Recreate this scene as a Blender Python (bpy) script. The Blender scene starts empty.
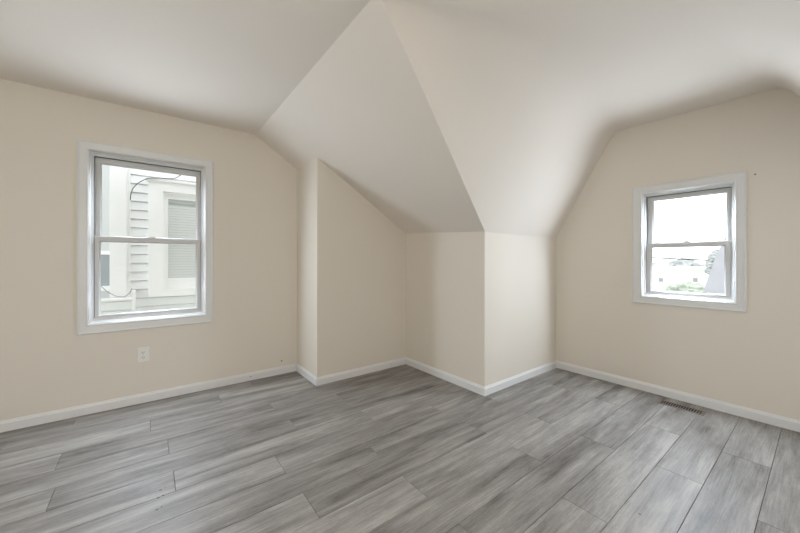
import bpy, bmesh, math, random
from mathutils import Vector, Matrix

random.seed(7)
sc = bpy.context.scene
COL = sc.collection

# ------------------------------------------------------------------ camera
YAW = 0.9162                      # view direction from +X, radians
cam_d = bpy.data.cameras.new('camera')
cam_d.sensor_width = 36.0
cam_d.lens = 327.1 / 800 * 36.0
cam_d.shift_y = -6.67 / 800
cam_d.clip_start = 0.02
cam_d.clip_end = 500
cam = bpy.data.objects.new('camera', cam_d)
cam.location = (0, 0, 1.15)
cam.rotation_euler = (math.pi / 2, -0.0015, YAW - math.pi / 2)
COL.objects.link(cam)
sc.camera = cam

# ------------------------------------------------------------------ sky and daylight
SKY = 3.2
W1_POWER = 19.5
W2_POWER = 22.0
BACK_FILL_POWER = 26.0
FILL_LAMP_POWER = 20.0
DAY = (0.87, 0.98, 1.12)
world = bpy.data.worlds.new('sky')
sc.world = world
world.use_nodes = True
nt = world.node_tree
nt.nodes.clear()
w_out = nt.nodes.new('ShaderNodeOutputWorld')
w_bg = nt.nodes.new('ShaderNodeBackground')
w_tc = nt.nodes.new('ShaderNodeTexCoord')
w_sep = nt.nodes.new('ShaderNodeSeparateXYZ')
w_ramp = nt.nodes.new('ShaderNodeValToRGB')
w_ramp.color_ramp.elements[0].position = 0.0
w_ramp.color_ramp.elements[0].color = (0.86, 0.87, 0.88, 1)
w_ramp.color_ramp.elements[1].position = 0.7
w_ramp.color_ramp.elements[1].color = (0.97, 0.985, 1.0, 1)
nt.links.new(w_tc.outputs['Generated'], w_sep.inputs[0])
nt.links.new(w_sep.outputs['Z'], w_ramp.inputs[0])
nt.links.new(w_ramp.outputs[0], w_bg.inputs[0])
w_bg.inputs[1].default_value = SKY
nt.links.new(w_bg.outputs[0], w_out.inputs[0])


def area_light(name, loc, rot, sx, sy, power, color):
    ld = bpy.data.lights.new(name, 'AREA')
    ld.shape = 'RECTANGLE'
    ld.size, ld.size_y = sx, sy
    ld.energy = power
    ld.color = color
    o = bpy.data.objects.new(name, ld)
    o.location = loc
    o.rotation_euler = rot
    COL.objects.link(o)
    return o


# room measures (metres, camera at x=y=0)
Y0 = 3.3442          # wall with the big window
XA = 1.2206          # side of the first jog
Y1 = 2.8345          # face of the first jog
XB = 2.2599          # side of the outside corner
Y2 = 1.7649          # knee wall beyond the corner
XC = 3.4667          # wall with the small window
ZC = 2.3514          # flat ceiling
XS, M1 = 0.8112, -0.6487      # slope falling towards +x
YS2, M2 = 1.2218, -1.7757     # slope falling towards +y
YN = 0.1681                   # mirrored slope falling towards -y
Y3 = YN - (Y2 - YS2)
XL, YB = -1.60, -1.45
WT = 0.14

# daylight entering through the two windows (area lights just inside the panes stand in for sky light)
TILT = math.radians(15)
for zc, w in ((0.900, 0.022), (1.045, 0.022), (1.190, 0.022), (1.500, 0.048), (1.640, 0.048), (1.770, 0.048)):
    area_light('daylight_at_left_window', (0.018, Y0 + w, zc), (-math.pi / 2 + TILT, 0, 0), 0.50, 0.130, W1_POWER / 6, DAY)
for zc, w in ((1.020, 0.026), (1.155, 0.026), (1.455, 0.052), (1.580, 0.052)):
    area_light('daylight_at_right_window', (XC + w, 0.700, zc), (-math.pi / 2 + TILT * 1.15, 0, -math.pi / 2), 0.22, 0.120, W2_POWER / 4, DAY)
area_light('added_back_fill_light', (-1.10, YB - 0.02, 1.32), (math.pi / 2, 0, 0), 0.66, 1.20, BACK_FILL_POWER, (1.0, 0.965, 0.91))  # fill light added at an unseen back window

vs = sc.view_settings
sc.display_settings.display_device = 'sRGB'
vs.view_transform = 'Standard'
vs.look = 'None'
vs.exposure = 0.0
vs.gamma = 1.0
vs.use_curve_mapping = False
sc.cycles.max_bounces = 14
sc.cycles.diffuse_bounces = 10
sc.cycles.glossy_bounces = 4
sc.cycles.transparent_max_bounces = 16


# ------------------------------------------------------------------ helpers
def new_mat(name):
    m = bpy.data.materials.new(name)
    m.use_nodes = True
    return m, m.node_tree, m.node_tree.nodes['Principled BSDF']


def plain(name, col, rough=0.5, spec=0.5, metal=0.0, noise=0.03, nscale=6.0, bump=0.0, bscale=200.0):
    m, t, b = new_mat(name)
    b.inputs['Roughness'].default_value = rough
    b.inputs['Specular IOR Level'].default_value = spec
    b.inputs['Metallic'].default_value = metal
    tc = t.nodes.new('ShaderNodeTexCoord')
    nz = t.nodes.new('ShaderNodeTexNoise')
    nz.inputs['Scale'].default_value = nscale
    nz.inputs['Detail'].default_value = 4
    t.links.new(tc.outputs['Object'], nz.inputs['Vector'])
    mx = t.nodes.new('ShaderNodeMix')
    mx.data_type = 'RGBA'
    mx.inputs['A'].default_value = (*[c * (1 - noise) for c in col], 1)
    mx.inputs['B'].default_value = (*[min(1, c * (1 + noise)) for c in col], 1)
    t.links.new(nz.outputs['Fac'], mx.inputs['Factor'])
    t.links.new(mx.outputs['Result'], b.inputs['Base Color'])
    if bump > 0:
        n2 = t.nodes.new('ShaderNodeTexNoise')
        n2.inputs['Scale'].default_value = bscale
        n2.inputs['Detail'].default_value = 3
        t.links.new(tc.outputs['Object'], n2.inputs['Vector'])
        bp = t.nodes.new('ShaderNodeBump')
        bp.inputs['Strength'].default_value = bump
        bp.inputs['Distance'].default_value = 0.002
        t.links.new(n2.outputs['Fac'], bp.inputs['Height'])
        t.links.new(bp.outputs['Normal'], b.inputs['Normal'])
    return m


def add_spots(m, spots, col):
    """small real marks in a paint: (centre, radius) in object space"""
    t = m.node_tree
    b = t.nodes['Principled BSDF']
    tc = t.nodes.new('ShaderNodeTexCoord')
    nz = t.nodes.new('ShaderNodeTexNoise')
    nz.inputs['Scale'].default_value = 90
    t.links.new(tc.outputs['Object'], nz.inputs['Vector'])
    src = b.inputs['Base Color'].links[0].from_socket
    for c, r in spots:
        vm = t.nodes.new('ShaderNodeVectorMath')
        vm.operation = 'DISTANCE'
        t.links.new(tc.outputs['Object'], vm.inputs[0])
        vm.inputs[1].default_value = c
        ad = t.nodes.new('ShaderNodeMath')
        ad.operation = 'MULTIPLY_ADD'
        t.links.new(nz.outputs['Fac'], ad.inputs[0])
        ad.inputs[1].default_value = r * 1.6
        t.links.new(vm.outputs['Value'], ad.inputs[2])
        mr = t.nodes.new('ShaderNodeMapRange')
        mr.inputs['From Min'].default_value = r * 1.35
        mr.inputs['From Max'].default_value = r * 1.9
        mr.inputs['To Min'].default_value = 1
        mr.inputs['To Max'].default_value = 0
        t.links.new(ad.outputs[0], mr.inputs['Value'])
        mx = t.nodes.new('ShaderNodeMix')
        mx.data_type = 'RGBA'
        t.links.new(mr.outputs[0], mx.inputs['Factor'])
        t.links.new(src, mx.inputs['A'])
        mx.inputs['B'].default_value = (*col, 1)
        src = mx.outputs['Result']
    t.links.new(src, b.inputs['Base Color'])


class MB:
    """collects shapes, links them as one mesh object"""
    def __init__(self):
        self.v, self.f = [], []

    def face_poly(self, pts):
        n = len(self.v)
        self.v += [tuple(p) for p in pts]
        self.f.append(list(range(n, n + len(pts))))

    def box(self, a, b):
        x0, x1 = sorted((a[0], b[0])); y0, y1 = sorted((a[1], b[1])); z0, z1 = sorted((a[2], b[2]))
        n = len(self.v)
        self.v += [(x0, y0, z0), (x1, y0, z0), (x1, y1, z0), (x0, y1, z0), (x0, y0, z1), (x1, y0, z1), (x1, y1, z1), (x0, y1, z1)]
        for q in ((0, 3, 2, 1), (4, 5, 6, 7), (0, 1, 5, 4), (1, 2, 6, 5), (2, 3, 7, 6), (3, 0, 4, 7)):
            self.f.append([n + i for i in q])
        return self

    def bridge(self, rows, closed=True, cap0=False, cap1=False):
        n = len(self.v)
        k = len(rows[0])
        for r in rows:
            self.v += [tuple(p) for p in r]
        for i in range(len(rows) - 1):
            for j in range(k if closed else k - 1):
                a = n + i * k + j
                b = n + i * k + (j + 1) % k
                self.f.append([a, b, b + k, a + k])
        if cap0:
            self.f.append([n + j for j in range(k)][::-1])
        if cap1:
            m = n + (len(rows) - 1) * k
            self.f.append([m + j for j in range(k)])
        return self

    def tube(self, path, r, seg=8):
        path = [Vector(p) for p in path]
        rows = []
        for i, p in enumerate(path):
            t = (path[min(i + 1, len(path) - 1)] - path[max(i - 1, 0)]).normalized()
            a = t.orthogonal().normalized() if i == 0 else (prev - t * prev.dot(t)).normalized()
            prev = a
            c = t.cross(a)
            rows.append([p + r * (math.cos(2 * math.pi * k / seg) * a + math.sin(2 * math.pi * k / seg) * c) for k in range(seg)])
        return self.bridge(rows, True, True, True)

    def build(self, name, mat, parent=None, bevel=0.0, smooth=False, seg=2, mtx=None):
        me = bpy.data.meshes.new(name)
        vv = self.v if mtx is None else [tuple(mtx @ Vector(p)) for p in self.v]
        me.from_pydata(vv, [], self.f)
        bm = bmesh.new()
        bm.from_mesh(me)
        bmesh.ops.remove_doubles(bm, verts=bm.verts, dist=1e-5)
        bmesh.ops.recalc_face_normals(bm, faces=bm.faces)
        if bevel > 0:
            ed = [e for e in bm.edges if len(e.link_faces) == 2 and e.calc_face_angle(0) > 0.6]
            bmesh.ops.bevel(bm, geom=ed, offset=bevel, segments=seg, affect='EDGES', profile=0.5, clamp_overlap=True)
        bm.to_mesh(me)
        bm.free()
        if smooth:
            for p in me.polygons:
                p.use_smooth = True
        me.materials.append(mat)
        o = bpy.data.objects.new(name, me)
        COL.objects.link(o)
        if parent:
            o.parent = parent
        return o


def tag(o, label=None, cat=None, group=None, kind=None):
    if label: o['label'] = label
    if cat: o['category'] = cat
    if group: o['group'] = group
    if kind: o['kind'] = kind
    return o


def empty(name, loc=(0, 0, 0), rot=(0, 0, 0)):
    o = bpy.data.objects.new(name, None)
    o.location = loc
    o.rotation_euler = rot
    o.empty_display_size = 0.1
    COL.objects.link(o)
    return o


# ------------------------------------------------------------------ materials
WALL = (0.748, 0.705, 0.634)
m_wall = plain('beige_wall_paint', WALL, 0.75, 0.25, noise=0.012, nscale=2.5, bump=0.06, bscale=160)
m_wall_left = plain('beige_wall_paint_big_window', WALL, 0.75, 0.25, noise=0.012, nscale=2.5, bump=0.06, bscale=160)
add_spots(m_wall_left, [((1.063, Y0, 0.131), 0.008)], (0.16, 0.11, 0.08))
m_wall_right = plain('beige_wall_paint_small_window', WALL, 0.75, 0.25, noise=0.012, nscale=2.5, bump=0.06, bscale=160)
add_spots(m_wall_right, [((XC, 0.313, 1.77), 0.006)], (0.16, 0.12, 0.09))
m_ceil = plain('white_ceiling_paint', (0.765, 0.72, 0.662), 0.85, 0.2, noise=0.012, nscale=2.0, bump=0.08, bscale=120)
m_trim = plain('white_trim_gloss', (0.73, 0.74, 0.74), 0.32, 0.5, noise=0.01)
m_base = plain('white_baseboard_gloss', (0.77, 0.78, 0.79), 0.35, 0.5, noise=0.01)
add_spots(m_base, [((0.768, Y0 - 0.012, 0.037), 0.007)], (0.45, 0.42, 0.40))
m_vinyl = plain('white_vinyl', (0.62, 0.63, 0.63), 0.55, 0.25, noise=0.01)
m_gap = plain('dark_sash_track', (0.10, 0.10, 0.10), 0.7, 0.3)
m_lock = plain('sash_lock_plastic', (0.66, 0.66, 0.65), 0.35, 0.5)
m_plate = plain('white_outlet_plastic', (0.82, 0.82, 0.79), 0.3, 0.5, noise=0.01)
m_slot = plain('dark_slot', (0.03, 0.03, 0.03), 0.7, 0.2)
m_screw = plain('steel_screw', (0.6, 0.6, 0.58), 0.35, 0.5, metal=0.8)
m_reg = plain('taupe_register_metal', (0.17, 0.135, 0.11), 0.42, 0.4, metal=0.0, noise=0.05, nscale=30)
m_duct_dark = plain('painted_duct_dark', (0.02, 0.018, 0.016), 0.8, 0.2)

# floor: grey wood planks
m_floor, t, b = new_mat('grey_wood_planks')
N, L = t.nodes, t.links
tc = N.new('ShaderNodeTexCoord')
at = N.new('ShaderNodeAttribute'); at.attribute_name = 'plank'
sc_v = N.new('ShaderNodeVectorMath'); sc_v.operation = 'SCALE'
sc_v.inputs[0].default_value = (37.0, 91.0, 13.0)
L.new(at.outputs['Fac'], sc_v.inputs['Scale'])
ad = N.new('ShaderNodeVectorMath'); ad.operation = 'ADD'
L.new(tc.outputs['Object'], ad.inputs[0]); L.new(sc_v.outputs[0], ad.inputs[1])


def stretched(vec, scale, detail, rough, dist=0.0):
    mp = N.new('ShaderNodeMapping'); mp.inputs['Scale'].default_value = scale
    L.new(vec, mp.inputs['Vector'])
    nz = N.new('ShaderNodeTexNoise'); nz.inputs['Scale'].default_value = 1.0
    nz.inputs['Detail'].default_value = detail; nz.inputs['Roughness'].default_value = rough
    nz.inputs['Distortion'].default_value = dist
    L.new(mp.outputs[0], nz.inputs['Vector'])
    return nz.outputs['Fac']


broad = stretched(ad.outputs[0], (1.5, 13.0, 1.0), 4, 0.55, 0.6)
fine = stretched(ad.outputs[0], (5.0, 140.0, 1.0), 6, 0.7, 0.4)
speck = stretched(ad.outputs[0], (45.0, 260.0, 1.0), 3, 0.7, 0.5)
cloud = stretched(ad.outputs[0], (4.0, 9.0, 1.0), 3, 0.6, 1.0)


def math_node(op, a, bb, c=None):
    n = N.new('ShaderNodeMath'); n.operation = op
    for i, s in enumerate((a, bb, c)):
        if s is None: continue
        if isinstance(s, (int, float)): n.inputs[i].default_value = s
        else: L.new(s, n.inputs[i])
    return n.outputs[0]


f1 = math_node('MULTIPLY_ADD', broad, 0.70, math_node('MULTIPLY', fine, 0.50))
f2 = math_node('MULTIPLY_ADD', cloud, 0.20, f1)
f3 = math_node('MULTIPLY_ADD', at.outputs['Fac'], 0.10, math_node('MULTIPLY_ADD', speck, 0.22, math_node('SUBTRACT', f2, 0.11)))
rp = N.new('ShaderNodeValToRGB')
el = rp.color_ramp.elements
el[0].position = 0.53; el[0].color = (0.105, 0.096, 0.088, 1)
el[1].position = 0.95; el[1].color = (0.43, 0.415, 0.39, 1)
e = el.new(0.66); e.color = (0.205, 0.195, 0.182, 1)
e = el.new(0.80); e.color = (0.30, 0.288, 0.272, 1)
L.new(f3, rp.inputs[0])
L.new(rp.outputs[0], b.inputs['Base Color'])
b.inputs['Specular IOR Level'].default_value = 0.4
rr = N.new('ShaderNodeMapRange')
rr.inputs['To Min'].default_value = 0.42; rr.inputs['To Max'].default_value = 0.56
L.new(fine, rr.inputs['Value']); L.new(rr.outputs[0], b.inputs['Roughness'])
bp = N.new('ShaderNodeBump'); bp.inputs['Strength'].default_value = 0.12; bp.inputs['Distance'].default_value = 0.002
L.new(fine, bp.inputs['Height']); L.new(bp.outputs[0], b.inputs['Normal'])
add_spots(m_floor, [((0.046, 2.020, 0), 0.007), ((0.066, 2.035, 0), 0.004), ((0.036, 1.962, 0), 0.007), ((0.055, 1.968, 0), 0.005),
                    ((0.030, 1.872, 0), 0.006), ((0.048, 1.880, 0), 0.005), ((1.766, 0.514, 0), 0.006)], (0.045, 0.040, 0.036))
m_seam = plain('dark_floor_seam', (0.035, 0.032, 0.03), 0.8, 0.2)

# glass: clear pane with a faint mirror
m_glass = bpy.data.materials.new('window_glass')
m_glass.use_nodes = True
t = m_glass.node_tree
t.nodes.clear()
go = t.nodes.new('ShaderNodeOutputMaterial')
gt = t.nodes.new('ShaderNodeBsdfTransparent'); gt.inputs[0].default_value = (0.955, 0.965, 0.96, 1)
gg = t.nodes.new('ShaderNodeBsdfGlossy'); gg.inputs['Roughness'].default_value = 0.02
gf = t.nodes.new('ShaderNodeFresnel'); gf.inputs[0].default_value = 1.25
gm = t.nodes.new('ShaderNodeMixShader')
t.links.new(gf.outputs[0], gm.inputs[0]); t.links.new(gt.outputs[0], gm.inputs[1]); t.links.new(gg.outputs[0], gm.inputs[2])
t.links.new(gm.outputs[0], go.inputs[0])

# exterior
m_siding = plain('white_vinyl_siding', (0.84, 0.85, 0.86), 0.5, 0.4, noise=0.02, nscale=3)
m_ext_trim = plain('white_exterior_trim', (0.88, 0.88, 0.88), 0.5, 0.4, noise=0.015)
m_ext_grey = plain('pale_grey_panel', (0.60, 0.62, 0.62), 0.6, 0.3, noise=0.02)
m_ext_glass = plain('dark_exterior_pane', (0.33, 0.36, 0.38), 0.12, 0.6, noise=0.15, nscale=5)
m_blind = plain('pale_blind_slats', (0.66, 0.68, 0.67), 0.5, 0.4, noise=0.03)
m_cable = plain('black_cable', (0.03, 0.03, 0.035), 0.5, 0.4)
m_cable_grey = plain('grey_cable', (0.35, 0.35, 0.34), 0.5, 0.4)
m_ground = plain('pale_ground', (0.40, 0.42, 0.38), 0.9, 0.2, noise=0.2, nscale=0.3)
m_roof = plain('pale_grey_shingles', (0.41, 0.41, 0.45), 0.8, 0.2, noise=0.1, nscale=4)
m_far_house = plain('white_house_paint', (0.82, 0.82, 0.80), 0.6, 0.3)
m_far_glass = plain('grey_house_window', (0.28, 0.30, 0.31), 0.2, 0.5)
m_leaf_far = plain('haze_painted_far_leaves', (0.40, 0.42, 0.42), 0.8, 0.2, noise=0.2, nscale=2)  # haze put into the colour as a lighter, greyer green
m_leaf = plain('haze_paled_green_leaves', (0.40, 0.44, 0.38), 0.8, 0.2, noise=0.25, nscale=4)  # leaf green lightened in the colour to suggest haze
m_bark = plain('grey_bark', (0.22, 0.20, 0.18), 0.9, 0.2, noise=0.2, nscale=8)

# ------------------------------------------------------------------ floor (one mesh of planks over a dark underlay)
mb = MB()
PW, PL, GAP = 0.198, 1.175, 0.0019
known = {-1: 2.14, 0: 2.735, 1: 2.255, 2: 1.592, 3: 1.072, 4: 1.776, 5: 1.071, 6: 0.604, 7: 1.077, 8: 0.587, 9: 0.107,
         10: 0.803, 11: 0.096, 12: -0.407, 13: 0.0085, 14: 0.467, 15: -0.418}
rnds = []
fx0, fx1, fy0, fy1 = XL - 0.05, XC + 0.03, YB - 0.05, Y0 + 0.03
for k in range(-10, 17):
    ya, yb = 0.184 + k * PW, 0.184 + (k + 1) * PW
    ya2, yb2 = max(ya, fy0), min(yb, fy1)
    if yb2 - ya2 < 0.01:
        continue
    off = known.get(k, random.random() * PL)
    j = math.floor((fx0 - off) / PL)
    while off + j * PL < fx1:
        xa, xb = max(off + j * PL, fx0), min(off + (j + 1) * PL, fx1)
        j += 1
        if xb - xa < 0.01:
            continue
        g = GAP / 2
        mb.bridge([[(xa + g, ya2 + g, -0.004), (xb - g, ya2 + g, -0.004), (xb - g, yb2 - g, -0.004), (xa + g, yb2 - g, -0.004)],
                   [(xa + g, ya2 + g, -0.0006), (xb - g, ya2 + g, -0.0006), (xb - g, yb2 - g, -0.0006), (xa + g, yb2 - g, -0.0006)],
                   [(xa + g + .0008, ya2 + g + .0008, 0), (xb - g - .0008, ya2 + g + .0008, 0), (xb - g - .0008, yb2 - g - .0008, 0), (xa + g + .0008, yb2 - g - .0008, 0)]],
                  True, False, True)
        rnds += [random.random()] * 9
under_start = len(mb.f)
mb.box((fx0, fy0, -0.06), (fx1, fy1, -0.0035))
me = bpy.data.meshes.new('floor')
me.from_pydata(mb.v, [], mb.f)
me.materials.append(m_floor); me.materials.append(m_seam)
for i, p in enumerate(me.polygons):
    p.material_index = 1 if i >= under_start else 0
attr = me.attributes.new('plank', 'FLOAT', 'FACE')
for i in range(len(me.polygons)):
    attr.data[i].value = rnds[i] if i < len(rnds) else 0.5
floor = bpy.data.objects.new('floor', me)
COL.objects.link(floor)
tag(floor, kind='structure')

# ------------------------------------------------------------------ walls, mitred round the plan
W1 = dict(o=(-0.4177, 0.4555, 0.5935, 2.0295), i=(-0.356, 0.394, 0.666, 1.968))
W2 = dict(o=(0.3524, 1.0644, 0.7700, 1.8040), i=(0.413, 0.992, 0.834, 1.735))
W3 = dict(o=(-1.5365, -0.6635, 0.5935, 2.0295), i=(-1.475, -0.725, 0.666, 1.968))
HT = ZC + 0.1
PLAN = [('left', (XL, Y0)), ('left_return', (XA, Y0)), ('middle', (XA, Y1)), ('middle_return', (XB, Y1)),
        ('far', (XB, Y2)), ('right', (XC, Y2)), ('near', (XC, Y3)), ('near_return', (XB, Y3)),
        ('back', (XB, YB)), ('side', (XL, YB))]
nl = len(PLAN)


def off_pt(i, d):
    """plan corner i moved inwards by d"""
    p = Vector(PLAN[i][1]); a = Vector(PLAN[i - 1][1]); c = Vector(PLAN[(i + 1) % nl][1])
    d1 = (p - a).normalized(); d2 = (c - p).normalized()
    return p + (Vector((d1.y, -d1.x)) + Vector((d2.y, -d2.x))) * d


for i, (side, _) in enumerate(PLAN):
    j = (i + 1) % nl
    A, B, Ao, Bo = off_pt(i, 0), off_pt(j, 0), off_pt(i, -WT), off_pt(j, -WT)
    m = MB()

    def prism(a, bb, ao, bo, z0, z1):
        m.bridge([[(*a, z), (*bb, z), (*bo, z), (*ao, z)] for z in (z0, z1)], True, True, True)
    hole = {'left': W1['i'], 'right': W2['i'], 'back': W3['i']}.get(side)
    if hole:
        ax = 1 if side == 'right' else 0
        h0, h1, c, d = hole[0] - 0.004, hole[1] + 0.004, hole[2] - 0.004, hole[3] + 0.004
        if side != 'left': h0, h1 = h1, h0

        def at_(p, v):
            q = Vector(p); q[ax] = v; return q
        prism(A, at_(A, h0), Ao, at_(Ao, h0), -0.06, HT)
        prism(at_(A, h1), B, at_(Ao, h1), Bo, -0.06, HT)
        prism(at_(A, h0), at_(A, h1), at_(Ao, h0), at_(Ao, h1), -0.06, c)
        prism(at_(A, h0), at_(A, h1), at_(Ao, h0), at_(Ao, h1), d, HT)
    else:
        prism(A, B, Ao, Bo, -0.06, HT)
    tag(m.build('wall_' + side, {'left': m_wall_left, 'right': m_wall_right}.get(side, m_wall)), kind='structure')

# ------------------------------------------------------------------ ceiling: flat part, long slope, two dormer cheeks
ce = MB()
EX = 0.05
SOFT = [0, 0.10, 0.18, 0.24, 0.28, 0.30, 0.29, 0.26, 0.22, 0.17, 0.12, 0.08, 0.05]     # softness of the dormer crease from hip to window wall
RUN2 = Y2 - YS2
axis = (YS2 + YN) / 2
zlow = ZC + M2 * RUN2


def dip(x):
    return max(0.0, (x - XA) / (XB - XA))


def slope_z(x, y=None):
    """long slope; its low edge runs slightly out of level in this old house"""
    z = ZC + M1 * (x - XS)
    return z + dip(x) * (-0.020 + (0.0 if y is None else (y - Y2) * 0.052 / (Y1 - Y2)))


xs = [XS + d for d in (0, 0.01, 0.03, 0.06, 0.10, 0.15, 0.20, 0.27, 0.34)] + [XA + (XB - XA) * i / 10 for i in range(0, 11)]
far_rows, near_rows, dormer_rows = [], [], []
for x in xs:
    z = slope_z(x)
    sh = (z - ZC) / M2
    hy = YS2 + sh                                            # the hip: where the two slopes meet, dead straight
    top = Y0 + EX if x <= XA + 0.001 else Y1 + EX
    far_rows.append([(x, hy + (top - hy) * k / 6, slope_z(x, hy + (top - hy) * k / 6) if k else z) for k in range(7)])
    ny = 2 * axis - hy
    near_rows.append([(x, ny + (YB - EX - ny) * k / 4, z) for k in range(5)])
    # the crease is soft along the dormer and tightens at the hip and at the window wall
    dormer_rows.append([(x + (XC + EX - x) * k / 12, YS2 + (2 * math.sqrt(so * sh) - so if sh < so else sh), z) for k, so in enumerate(SOFT)])
dormer_rows.append([(XB + (XC + EX - XB) * k / 12, Y2 + EX, zlow + M2 * EX) for k in range(13)])
ce.bridge(far_rows, closed=False)
ce.bridge(near_rows, closed=False)
ce.bridge(dormer_rows, closed=False)
ce.bridge([[(p[0], 2 * axis - p[1], p[2]) for p in r] for r in dormer_rows], closed=False)
r0 = dormer_rows[0]
ce.face_poly([(XL - EX, YB - EX, ZC), (XS, YB - EX, ZC), (XS, 2 * axis - YS2, ZC), (XS, YS2, ZC), (XS, Y0 + EX, ZC), (XL - EX, Y0 + EX, ZC)])
ce.face_poly(list(r0) + [(p[0], 2 * axis - p[1], ZC) for p in reversed(r0)])
ceil = ce.build('ceiling', m_ceil)
for p in ceil.data.polygons:
    p.use_smooth = True
ceil.data.set_sharp_from_angle(angle=math.radians(17))
tag(ceil, kind='structure')

# ------------------------------------------------------------------ baseboards, mitred round the room
prof = [(0, 0.0), (0.0125, 0.0), (0.0125, 0.055), (0.0115, 0.058), (0.0085, 0.062), (0.0062, 0.067), (0.0052, 0.0715), (0.0042, 0.0735), (0.0, 0.0742)]
for i, (side, _) in enumerate(PLAN):
    m = MB()
    j = (i + 1) % nl
    m.bridge([[(*off_pt(i, d), z) for d, z in prof], [(*off_pt(j, d), z) for d, z in prof]], True, True, True)
    o = m.build('baseboard_' + side, m_base)
    tag(o, kind='structure')


# ------------------------------------------------------------------ windows
def rrect(u0, u1, z0, z1, r, seg=4):
    r = max(r, 0.0004)
    pts = []
    for cx, cz, a0 in ((u1 - r, z1 - r, 0), (u0 + r, z1 - r, 90), (u0 + r, z0 + r, 180), (u1 - r, z0 + r, 270)):
        for k in range(seg + 1):
            a = math.radians(a0 + 90 * k / seg)
            pts.append((cx + r * math.cos(a), cz + r * math.sin(a)))
    return pts


def ring(loops):
    """loops: (u0,u1,z0,z1,radius,depth) bridged in order"""
    m = MB()
    m.bridge([[(u, l[5], z) for u, z in rrect(*l[:5])] for l in loops])
    return m


def inset(r, d, du=None):
    return (r[0] + d, r[1] - d, r[2] + d, r[3] - d)


def make_window(name, mtx, W, low_o, low_g, up_o, up_g, label):
    """local frame: x along the wall, y outwards, z up"""
    root = empty(name)
    root.matrix_world = mtx
    tag(root, kind='structure')
    o, i = W['o'], W['i']
    # picture-frame casing with a bead at its outer edge and a raised inner edge
    L = [(*o, 0, 0.0), (*o, 0, -0.012), (*inset(o, 0.002), 0, -0.016), (*inset(o, 0.008), 0, -0.017), (*inset(o, 0.012), 0, -0.0135),
         (*inset(o, 0.018), 0, -0.0125), (*inset(i, -0.014), 0, -0.0105), (*inset(i, -0.010), 0, -0.0130), (*inset(i, -0.003), 0, -0.0130), (*i, 0, -0.010), (*i, 0, 0.004)]
    ring(L).build('casing', m_trim, root)
    # vinyl main frame: steps towards the sashes
    a = inset(i, 0.0)
    b1 = inset(i, 0.009)
    b2 = inset(i, 0.015)
    lo = (low_o[0] - 0.003, low_o[1] + 0.003, low_o[2] - 0.001, up_o[3] + 0.004)
    lo2 = (lo[0] + 0.002, lo[1] - 0.002, lo[2] + 0.004, lo[3] - 0.004)
    b1 = (max(b1[0], a[0]), min(b1[1], a[1]), min(b1[2], lo[2] - 0.012), b1[3])
    ring([(*a, 0, -0.004), (*inset(a, 0.004), 0, -0.006), (*inset(a, 0.007), 0, 0.000), (*inset(a, 0.009), 0, 0.010), (*inset(a, 0.016), 0, 0.013),
          (*inset(a, 0.018), 0, 0.022), (*lo, 0, 0.024), (*lo, 0, 0.062), (*lo2, 0, 0.064), (*lo2, 0, WT + 0.03), (*inset(a, -0.04), 0, WT + 0.03), (*inset(a, -0.04), 0, WT)]
         ).build('window_frame', m_vinyl, root)
    # dark weather-strip channel between sash and frame
    ring([(*inset(lo, -0.002), 0, 0.040), (*inset(lo, 0.004), 0, 0.040), (*inset(lo, 0.004), 0, 0.046), (*inset(lo, -0.002), 0, 0.046)]).build('sash_track', m_gap, root)

    def sash(nm, so, sg, w, bead):
        s = ring([(*so, 0.001, w + 0.026), (*so, 0.001, w + 0.002), (*inset(so, 0.002), 0.001, w),
                  (*inset(sg, -bead - 0.004), 0.004, w), (*inset(sg, -bead), 0.004, w + 0.004), (*inset(sg, -0.001), 0.007, w + 0.009), (*sg, 0.007, w + 0.011),
                  (*sg, 0.007, w + 0.018), (*inset(sg, -0.004), 0.007, w + 0.026), (*so, 0.001, w + 0.026)]).build(nm, m_vinyl, root)
        g = MB()
        g.box((sg[0] - 0.004, w + 0.012, sg[2] - 0.004), (sg[1] + 0.004, w + 0.016, sg[3] + 0.004))
        g.build('glass_pane', m_glass, s)
        return s
    lw = sash('lower_sash', low_o, low_g, 0.026, 0.006)
    uw = sash('upper_sash', up_o, up_g, 0.058, 0.006)
    # cam lock on the meeting rail and two tilt latches
    cx = (low_o[0] + low_o[1]) / 2
    k = MB()
    k.box((cx - 0.028, 0.028, low_o[3] - 0.001), (cx + 0.028, 0.050, low_o[3] + 0.007))
    k.box((cx - 0.012, 0.031, low_o[3] + 0.006), (cx + 0.012, 0.047, low_o[3] + 0.013))
    k.box((cx - 0.004, 0.018, low_o[3] + 0.008), (cx + 0.026, 0.036, low_o[3] + 0.013))
    k.build('sash_lock', m_lock, lw, bevel=0.0015)
    for s in (-1, 1):
        q = cx + s * (low_o[1] - low_o[0]) * 0.36
        k = MB()
        k.box((q - 0.016, 0.030, low_o[3] - 0.002), (q + 0.016, 0.046, low_o[3] + 0.0035))
        k.build('tilt_latch', m_lock, lw, bevel=0.001)
    return root


M_w1 = Matrix.Translation((0, Y0, 0))
M_w2 = Matrix.Translation((XC, 0, 0)) @ Matrix(((0, 1, 0, 0), (-1, 0, 0, 0), (0, 0, 1, 0), (0, 0, 0, 1)))
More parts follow.
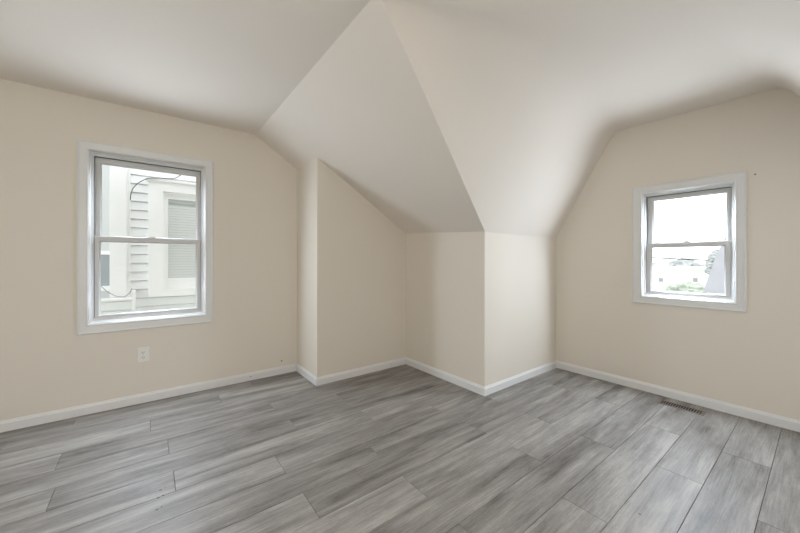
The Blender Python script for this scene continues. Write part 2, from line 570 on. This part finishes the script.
# for the right wall local x = -y
W2l = dict(o=(-W2['o'][1], -W2['o'][0], W2['o'][2], W2['o'][3]), i=(-W2['i'][1], -W2['i'][0], W2['i'][2], W2['i'][3]))
make_window('window_1', M_w1, W1, (-0.327, 0.360, 0.709, 1.3265), (-0.293, 0.327, 0.731, 1.2830), (-0.324, 0.366, 1.296, 1.930), (-0.290, 0.331, 1.334, 1.886), '')
make_window('window_2', M_w2, W2l, (-0.969, -0.439, 0.872, 1.2975), (-0.929, -0.476, 0.889, 1.2590), (-0.967, -0.435, 1.270, 1.706), (-0.926, -0.469, 1.306, 1.671), '')

# same window, added unseen behind the camera to carry a fill light
W3l = dict(o=(-0.4365, 0.4365, 0.5935, 2.0295), i=(-0.375, 0.375, 0.666, 1.968))
M_w3 = Matrix.Translation((-1.10, YB, 0)) @ Matrix.Rotation(math.pi, 4, 'Z')
make_window('added_window_3', M_w3, W3l, (-0.344, 0.344, 0.709, 1.3265), (-0.310, 0.310, 0.731, 1.2830), (-0.344, 0.344, 1.296, 1.930), (-0.310, 0.310, 1.334, 1.886), '')

# ------------------------------------------------------------------ outlet on the wall under the big window
ox, oz = -0.0355, 0.384
ol = empty('wall_outlet', (ox, Y0, oz))
tag(ol, 'white double electrical outlet low on the beige wall below the larger window', 'outlet')
m = MB()
m.bridge([[(u, -w, z) for u, z in rrect(-0.038, 0.038, -0.0585, 0.0585, 0.004)] for w in (0.0, 0.003)] +
         [[(u, -0.0058, z) for u, z in rrect(-0.0345, 0.0345, -0.055, 0.055, 0.004)]], True, True, True)
m.build('cover_plate', m_plate, ol)
for s in (1, -1):
    m = MB()
    zc = s * 0.0195
    m.bridge([[(u, -w, z + zc) for u, z in rrect(-0.0172, 0.0172, -0.0142, 0.0142, 0.009)] for w in (0.005, 0.0075)] +
             [[(u, -0.0083, z + zc) for u, z in rrect(-0.0164, 0.0164, -0.0134, 0.0134, 0.0085)]], True, True, True)
    sk = m.build('socket', m_plate, ol)
    for dx, hh in ((-0.0064, 0.0045), (0.0064, 0.0036)):
        m = MB(); m.box((dx - 0.0016, -0.0086, zc + 0.003 - hh), (dx + 0.0016, -0.0078, zc + 0.003 + hh)); m.build('blade_slot', m_slot, sk)
    m = MB(); m.bridge([[(0.0027 * math.cos(a * math.pi / 6), -w, zc - 0.0075 + 0.0027 * math.sin(a * math.pi / 6)) for a in range(12)] for w in (0.0078, 0.0086)], True, True, True)
    m.build('ground_slot', m_slot, sk)
m = MB(); m.bridge([[(0.0032 * math.cos(a * math.pi / 6), -w, 0.0032 * math.sin(a * math.pi / 6)) for a in range(12)] for w in (0.0056, 0.0070)], True, True, True)
m.build('screw', m_screw, ol)

# ------------------------------------------------------------------ floor register
rg = empty('floor_register', (3.3, 0.691, 0))
tag(rg, 'taupe slotted metal heating register set in the floor by the right baseboard', 'floor vent')
hx, hy = 0.048, 0.140
sx, sy = 0.034, 0.124
m = MB()


def rxy(a, bb, r, z):
    return [(u, v, z) for u, v in rrect(-a, a, -bb, bb, r)]


m.bridge([rxy(hx, hy, 0.003, 0.0), rxy(hx, hy, 0.003, 0.0022), rxy(hx - 0.004, hy - 0.004, 0.003, 0.0045), rxy(sx, sy, 0.001, 0.0045), rxy(sx, sy, 0.001, 0.0008)])
m.build('register_frame', m_reg, rg)
m = MB()
m.box((-sx, -sy, 0.0002), (sx, sy, 0.0008))  # black plate painted as the dark of the duct, no opening beneath
m.build('dark_plate', m_duct_dark, rg)
ns = 16
m = MB()
for k in range(ns + 1):
    y = -sy + 2 * sy * k / ns
    m.box((-sx, y - 0.0024, 0.0036), (sx, y + 0.0024, 0.0042))
m.box((-0.0022, -sy, 0.0034), (0.0022, sy, 0.0041))
m.build('grille', m_reg, rg)

def disc_rows(prof_, seg=32):
    return [[(r * math.cos(2 * math.pi * k / seg), r * math.sin(2 * math.pi * k / seg), z) for k in range(seg)] for r, z in prof_]


# ------------------------------------------------------------------ hanging globe lamp added out of view as fill light
LX, LY, LZ = -0.95, -0.75, 1.45
cl = empty('added_fill_lamp', (LX, LY, ZC))
tag(cl, 'added fill lamp out of view, a white glass globe hanging at the near end of the room', 'lamp')
MB().bridge(disc_rows([(0.005, 0), (0.06, 0.0), (0.062, -0.006), (0.055, -0.022), (0.005, -0.026)]), True, True, True).build('canopy', m_trim, cl)
MB().bridge(disc_rows([(0.004, -0.02), (0.004, LZ + 0.13 - ZC)], 8), True, True, True).build('cord', m_trim, cl)
m_opal, t, b = new_mat('fill_lamp_opal_glass')
b.inputs['Base Color'].default_value = (0.9, 0.9, 0.9, 1)
b.inputs['Emission Color'].default_value = (1.0, 0.95, 0.88, 1)
b.inputs['Emission Strength'].default_value = FILL_LAMP_POWER
MB().bridge(disc_rows([(max(0.004, 0.14 * math.sin(math.pi * k / 16)), LZ - ZC + 0.14 * math.cos(math.pi * k / 16)) for k in range(17)]), True, True, True).build('globe_shade', m_opal, cl, smooth=True)

# ------------------------------------------------------------------ outside the big window: the next house
YH = 5.20
nh = empty('neighbor_house', (0, YH, -3.0))
tag(nh, 'white clapboard house close outside the larger window', 'house')


def hb(name, mat, boxes, parent=None, bevel=0.0):
    """boxes given in world space, stored relative to the house"""
    m = MB()
    for a, bb in boxes:
        m.box((a[0], a[1] - YH, a[2] + 3.0), (bb[0], bb[1] - YH, bb[2] + 3.0))
    return m.build(name, mat, parent or nh, bevel=bevel)


def siding(name, x0, x1, z0, z1, y, pitch=0.109, zref=2.198, lip=0.018):
    """courses of lapped boards: each leans out to its lower edge"""
    m = MB()
    k = math.floor((z0 - zref) / pitch)
    while True:
        za, zb = zref + k * pitch, zref + (k + 1) * pitch
        k += 1
        za2, zb2 = max(za, z0), min(zb, z1)
        if za >= z1: break
        if zb2 - za2 < 0.004: continue
        pts = [(y + 0.03, za2), (y - lip, za2), (y - lip, za2 + 0.006), (y - 0.002, zb2 - 0.009), (y + 0.024, zb2 - 0.009), (y + 0.024, zb2), (y + 0.03, zb2)]
        m.bridge([[(xx, p[0] - YH, p[1] + 3.0) for p in pts] for xx in (x0, x1)], True, True, True)
    return m.build(name, m_siding, nh)


siding('siding_wall', -0.20, 3.2, -3.0, 4.3, YH)
hb('wall_core', m_siding, [((-3.5, YH + 0.62, -3.0), (3.2, YH + 3.0, 4.3)), ((-0.2, YH + 0.02, -3.0), (3.2, YH + 0.7, 4.3))])
hb('corner_board', m_ext_trim, [((-0.369, YH - 0.03, -3.0), (-0.205, YH + 0.62, 4.3)), ((-0.369, YH - 0.045, 0.70), (-0.215, YH - 0.02, 4.3))], bevel=0.004)
hb('corner_strip', m_ext_trim, [((-0.206, YH - 0.022, -3.0), (-0.178, YH + 0.02, 4.3))], bevel=0.003)
# recessed bay to the left with a dark pane
hb('bay_panel', m_ext_grey, [((-1.9, 5.72, -3.0), (-0.36, 5.80, 4.3))])
bw = hb('bay_window', m_ext_trim, [((-1.02, 5.70, 1.212), (-0.372, 5.73, 1.262)), ((-1.02, 5.70, 0.74), (-0.372, 5.73, 0.805)), ((-0.40, 5.70, 0.80), (-0.366, 5.73, 1.22)), ((-1.02, 5.70, 0.80), (-0.96, 5.73, 1.22))], bevel=0.003)
hb('pane', m_ext_glass, [((-0.965, 5.712, 0.80), (-0.398, 5.72, 1.215))], bw)
# ledge and lower boards at left
hb('lower_ledge', m_ext_trim, [((-1.6, 4.98, 0.668), (-0.16, 5.2, 0.690))], bevel=0.003)
siding('lower_siding', -1.6, -0.16, -3.0, 0.668, 5.02, pitch=0.112, zref=0.56)
hb('lower_corner_post', m_ext_trim, [((-0.162, 4.985, -3.0), (-0.128, 5.2, 0.775))], bevel=0.003)
# window of the house: broad flat surround, inner frame, pane and blind
m = MB()
m.bridge([[(u, yy, z) for u, z in rr4] for yy, rr4 in (
    (0.02, [(-0.010, 3.680), (0.98, 3.680), (0.98, 5.145), (-0.010, 5.145)]), (-0.087, [(-0.010, 3.680), (0.98, 3.680), (0.98, 5.145), (-0.010, 5.145)]),
    (-0.090, [(-0.007, 3.683), (0.977, 3.683), (0.977, 5.142), (-0.007, 5.142)]), (-0.090, [(0.143, 3.765), (0.85, 3.765), (0.85, 5.015), (0.143, 5.015)]),
    (0.02, [(0.143, 3.765), (0.85, 3.765), (0.85, 5.015), (0.143, 5.015)]))])
cs = m.build('house_window', m_ext_trim, nh)
hb('drip_cap', m_ext_trim, [((-0.03, YH - 0.115, 2.135), (1.0, YH + 0.02, 2.160))], cs, bevel=0.004)
hb('inner_frame', m_ext_trim, [((0.138, YH - 0.042, 0.76), (0.196, YH + 0.02, 2.02)), ((0.80, YH - 0.042, 0.76), (0.86, YH + 0.02, 2.02)),
                               ((0.19, YH - 0.042, 1.930), (0.81, YH + 0.02, 2.02)), ((0.19, YH - 0.042, 0.76), (0.81, YH + 0.02, 0.852)), ((0.19, YH - 0.034, 0.85), (0.81, YH + 0.02, 0.912))], cs, bevel=0.004)
m_hpane = plain('pale_grey_house_pane', (0.52, 0.55, 0.55), 0.15, 0.6, noise=0.05, nscale=3)
hb('pane', m_hpane, [((0.19, YH - 0.018, 0.905), (0.81, YH - 0.014, 1.94))], cs)
m = MB()
for k in range(27):
    z = 0.918 + k * 0.0345
    m.bridge([[(xx, -0.0215, z + 3.0), (xx, -0.0190, z + 3.0 + 0.030), (xx, -0.0180, z + 3.0 + 0.030), (xx, -0.0205, z + 3.0)] for xx in (0.197, 0.80)], True, True, True)
m.build('blind', m_blind, cs)
hb('eave', m_ext_trim, [((-3.7, YH - 0.35, 4.3), (3.4, YH + 3.0, 4.42))])

m = MB(); m.box((XL - 0.5, YB - 0.5, 2.62), (XC + 0.35, Y0 + WT + 0.85, 2.74))  # unseen own roof, overhang added to cut sky light between the houses
tag(m.build('roof', m_roof), kind='structure')

cb = MB()
pts = [(-0.178, 1.86), (-0.174, 1.93), (-0.155, 2.002), (-0.117, 2.062), (-0.068, 2.108), (-0.01, 2.150), (0.111, 2.168), (0.190, 2.172), (0.236, 2.180), (0.275, 2.196), (0.310, 2.228), (0.345, 2.262), (0.40, 2.30), (0.55, 2.32)]
cb.tube([(x, YH - 0.125, z) for x, z in pts], 0.0045)
tag(cb.build('wall_cable', m_cable, smooth=True), 'thin black cable looping over the siding of the house next door', 'cable')
cb = MB()
pts = [(-0.46, 0.86), (-0.422, 0.812), (-0.379, 0.757), (-0.308, 0.706), (-0.227, 0.692), (-0.181, 0.739), (-0.16, 0.79)]
cb.tube([(x, 5.08, z + 0.012) for x, z in pts], 0.0045)
tag(cb.build('drooping_cable', m_cable_grey, smooth=True), 'grey cable sagging above the ledge at the lower left outside the larger window', 'cable')

# ------------------------------------------------------------------ outside the small window
g = MB(); g.box((-60, -120, -3.3), (160, 120, -3.0))
tag(g.build('ground', m_ground), kind='structure')

XF = 30.0
fh = empty('distant_house', (XF, 7, -3))
tag(fh, 'low white house far off, seen through the smaller window', 'house')
m = MB(); m.box((0, -4.0, 0), (6, 6, 3.52)); m.build('wall', m_far_house, fh)
m = MB(); m.box((-0.3, -4.2, 3.5), (6.3, 6.2, 3.62)); m.build('flat_roof', m_far_house, fh)
for yy, zz in ((0.43, 2.70), (-1.49, 2.79), (0.45, 1.75)):
    m = MB(); m.box((-0.04, yy - 0.12, zz - 0.14), (0.02, yy + 0.12, zz + 0.14)); m.build('window', m_far_glass, fh)

gh = empty('gabled_house', (11.5, 0, -3))
tag(gh, 'grey steep-roofed house at the right edge of the smaller window', 'house')
m = MB()
m.bridge([[(x, 1.96, 3.32), (x, 1.85, 3.76), (x, 1.73, 4.22), (x, 1.56, 4.72), (x, 0.9, 4.95), (x, 0.24, 4.72), (x, -0.16, 3.32)] for x in (0.0, 5.0)], True, True, True)
m.build('roof', m_roof, gh)
m = MB(); m.box((0.1, -0.1, 0), (5, 1.90, 3.32)); m.build('wall', m_far_house, gh)


def blob(name, mat, parent, centres, seed):
    """crown of many small leaf clumps over an irregular volume"""
    r_ = random.Random(seed)
    bm = bmesh.new()
    for (cx, cy, cz, rad) in centres:
        res = bmesh.ops.create_icosphere(bm, subdivisions=3, radius=rad)
        for v in res['verts']:
            d = v.co.normalized()
            k = 1 + 0.22 * math.sin(7 * d.x + cx) * math.sin(6 * d.y + cy * 3) + 0.14 * math.sin(15 * d.z + 9 * d.x + cz) + r_.uniform(-0.09, 0.09)
            v.co = d * rad * k + Vector((cx, cy, cz))
    me_ = bpy.data.meshes.new(name)
    bm.to_mesh(me_); bm.free()
    me_.materials.append(mat)
    o = bpy.data.objects.new(name, me_)
    COL.objects.link(o)
    o.parent = parent
    return o


def tree(name, loc, cs_, mat, label, seed, trunk=0.15):
    tr = empty(name, loc)
    tag(tr, label, 'tree', None)
    blob('foliage', mat, tr, cs_, seed)
    zmid = min(c[2] for c in cs_)
    MB().bridge(disc_rows([(trunk, 0), (trunk * 0.8, zmid * 0.6), (trunk * 0.5, zmid + 0.2)], 10), True, True, True).build('trunk', m_bark, tr)
    return tr


tree('tree', (48, 13.4, -3), [(0, 0, 3.1, 1.0), (0, 1.0, 2.8, 0.9), (0, -0.9, 2.9, 0.8)], m_leaf_far, 'hazy tree at the left of the skyline behind the distant white house', 1)
tree('tree', (52, 10.6, -3), [(0, 0, 3.4, 1.0), (0, 0.9, 3.1, 0.8), (0, -1.0, 3.0, 0.9)], m_leaf_far, 'tallest hazy tree on the skyline behind the distant white house', 2)
tree('tree', (50, 7.2, -3), [(0, 0, 3.0, 0.8), (0, 0.8, 2.9, 0.7), (0, -0.8, 3.1, 0.7)], m_leaf_far, 'hazy tree at the right of the skyline behind the distant white house', 3)
tree('tree', (17, 2.66, -3), [(0, 0, 4.0, 0.16), (0, -0.08, 4.25, 0.17), (0.1, -0.15, 4.42, 0.14), (0, 0.04, 3.75, 0.14)], m_leaf_far, 'slender hazy tree rising beside the steep grey roof', 4, 0.06)
tree('tree', (24, 4.75, -2.84), [(0, 0, 2.35, 0.42), (0, 0.5, 2.2, 0.42), (0, -0.45, 2.3, 0.40), (0, 0.95, 1.9, 0.35)], m_leaf, 'rounded green treetop paled by painted haze in front of the distant white house', 5, 0.1)

wm = MB()
wp = [(20, y, 1.117 + 0.061 * (y - 2.7) + 0.0006 * (y - 4) ** 2) for y in [-8 + i * 1.5 for i in range(20)]]
wm.tube(wp, 0.028, 6)
tag(wm.build('utility_wire', m_cable, smooth=True), 'thin utility wire crossing the view from the smaller window', 'wire')
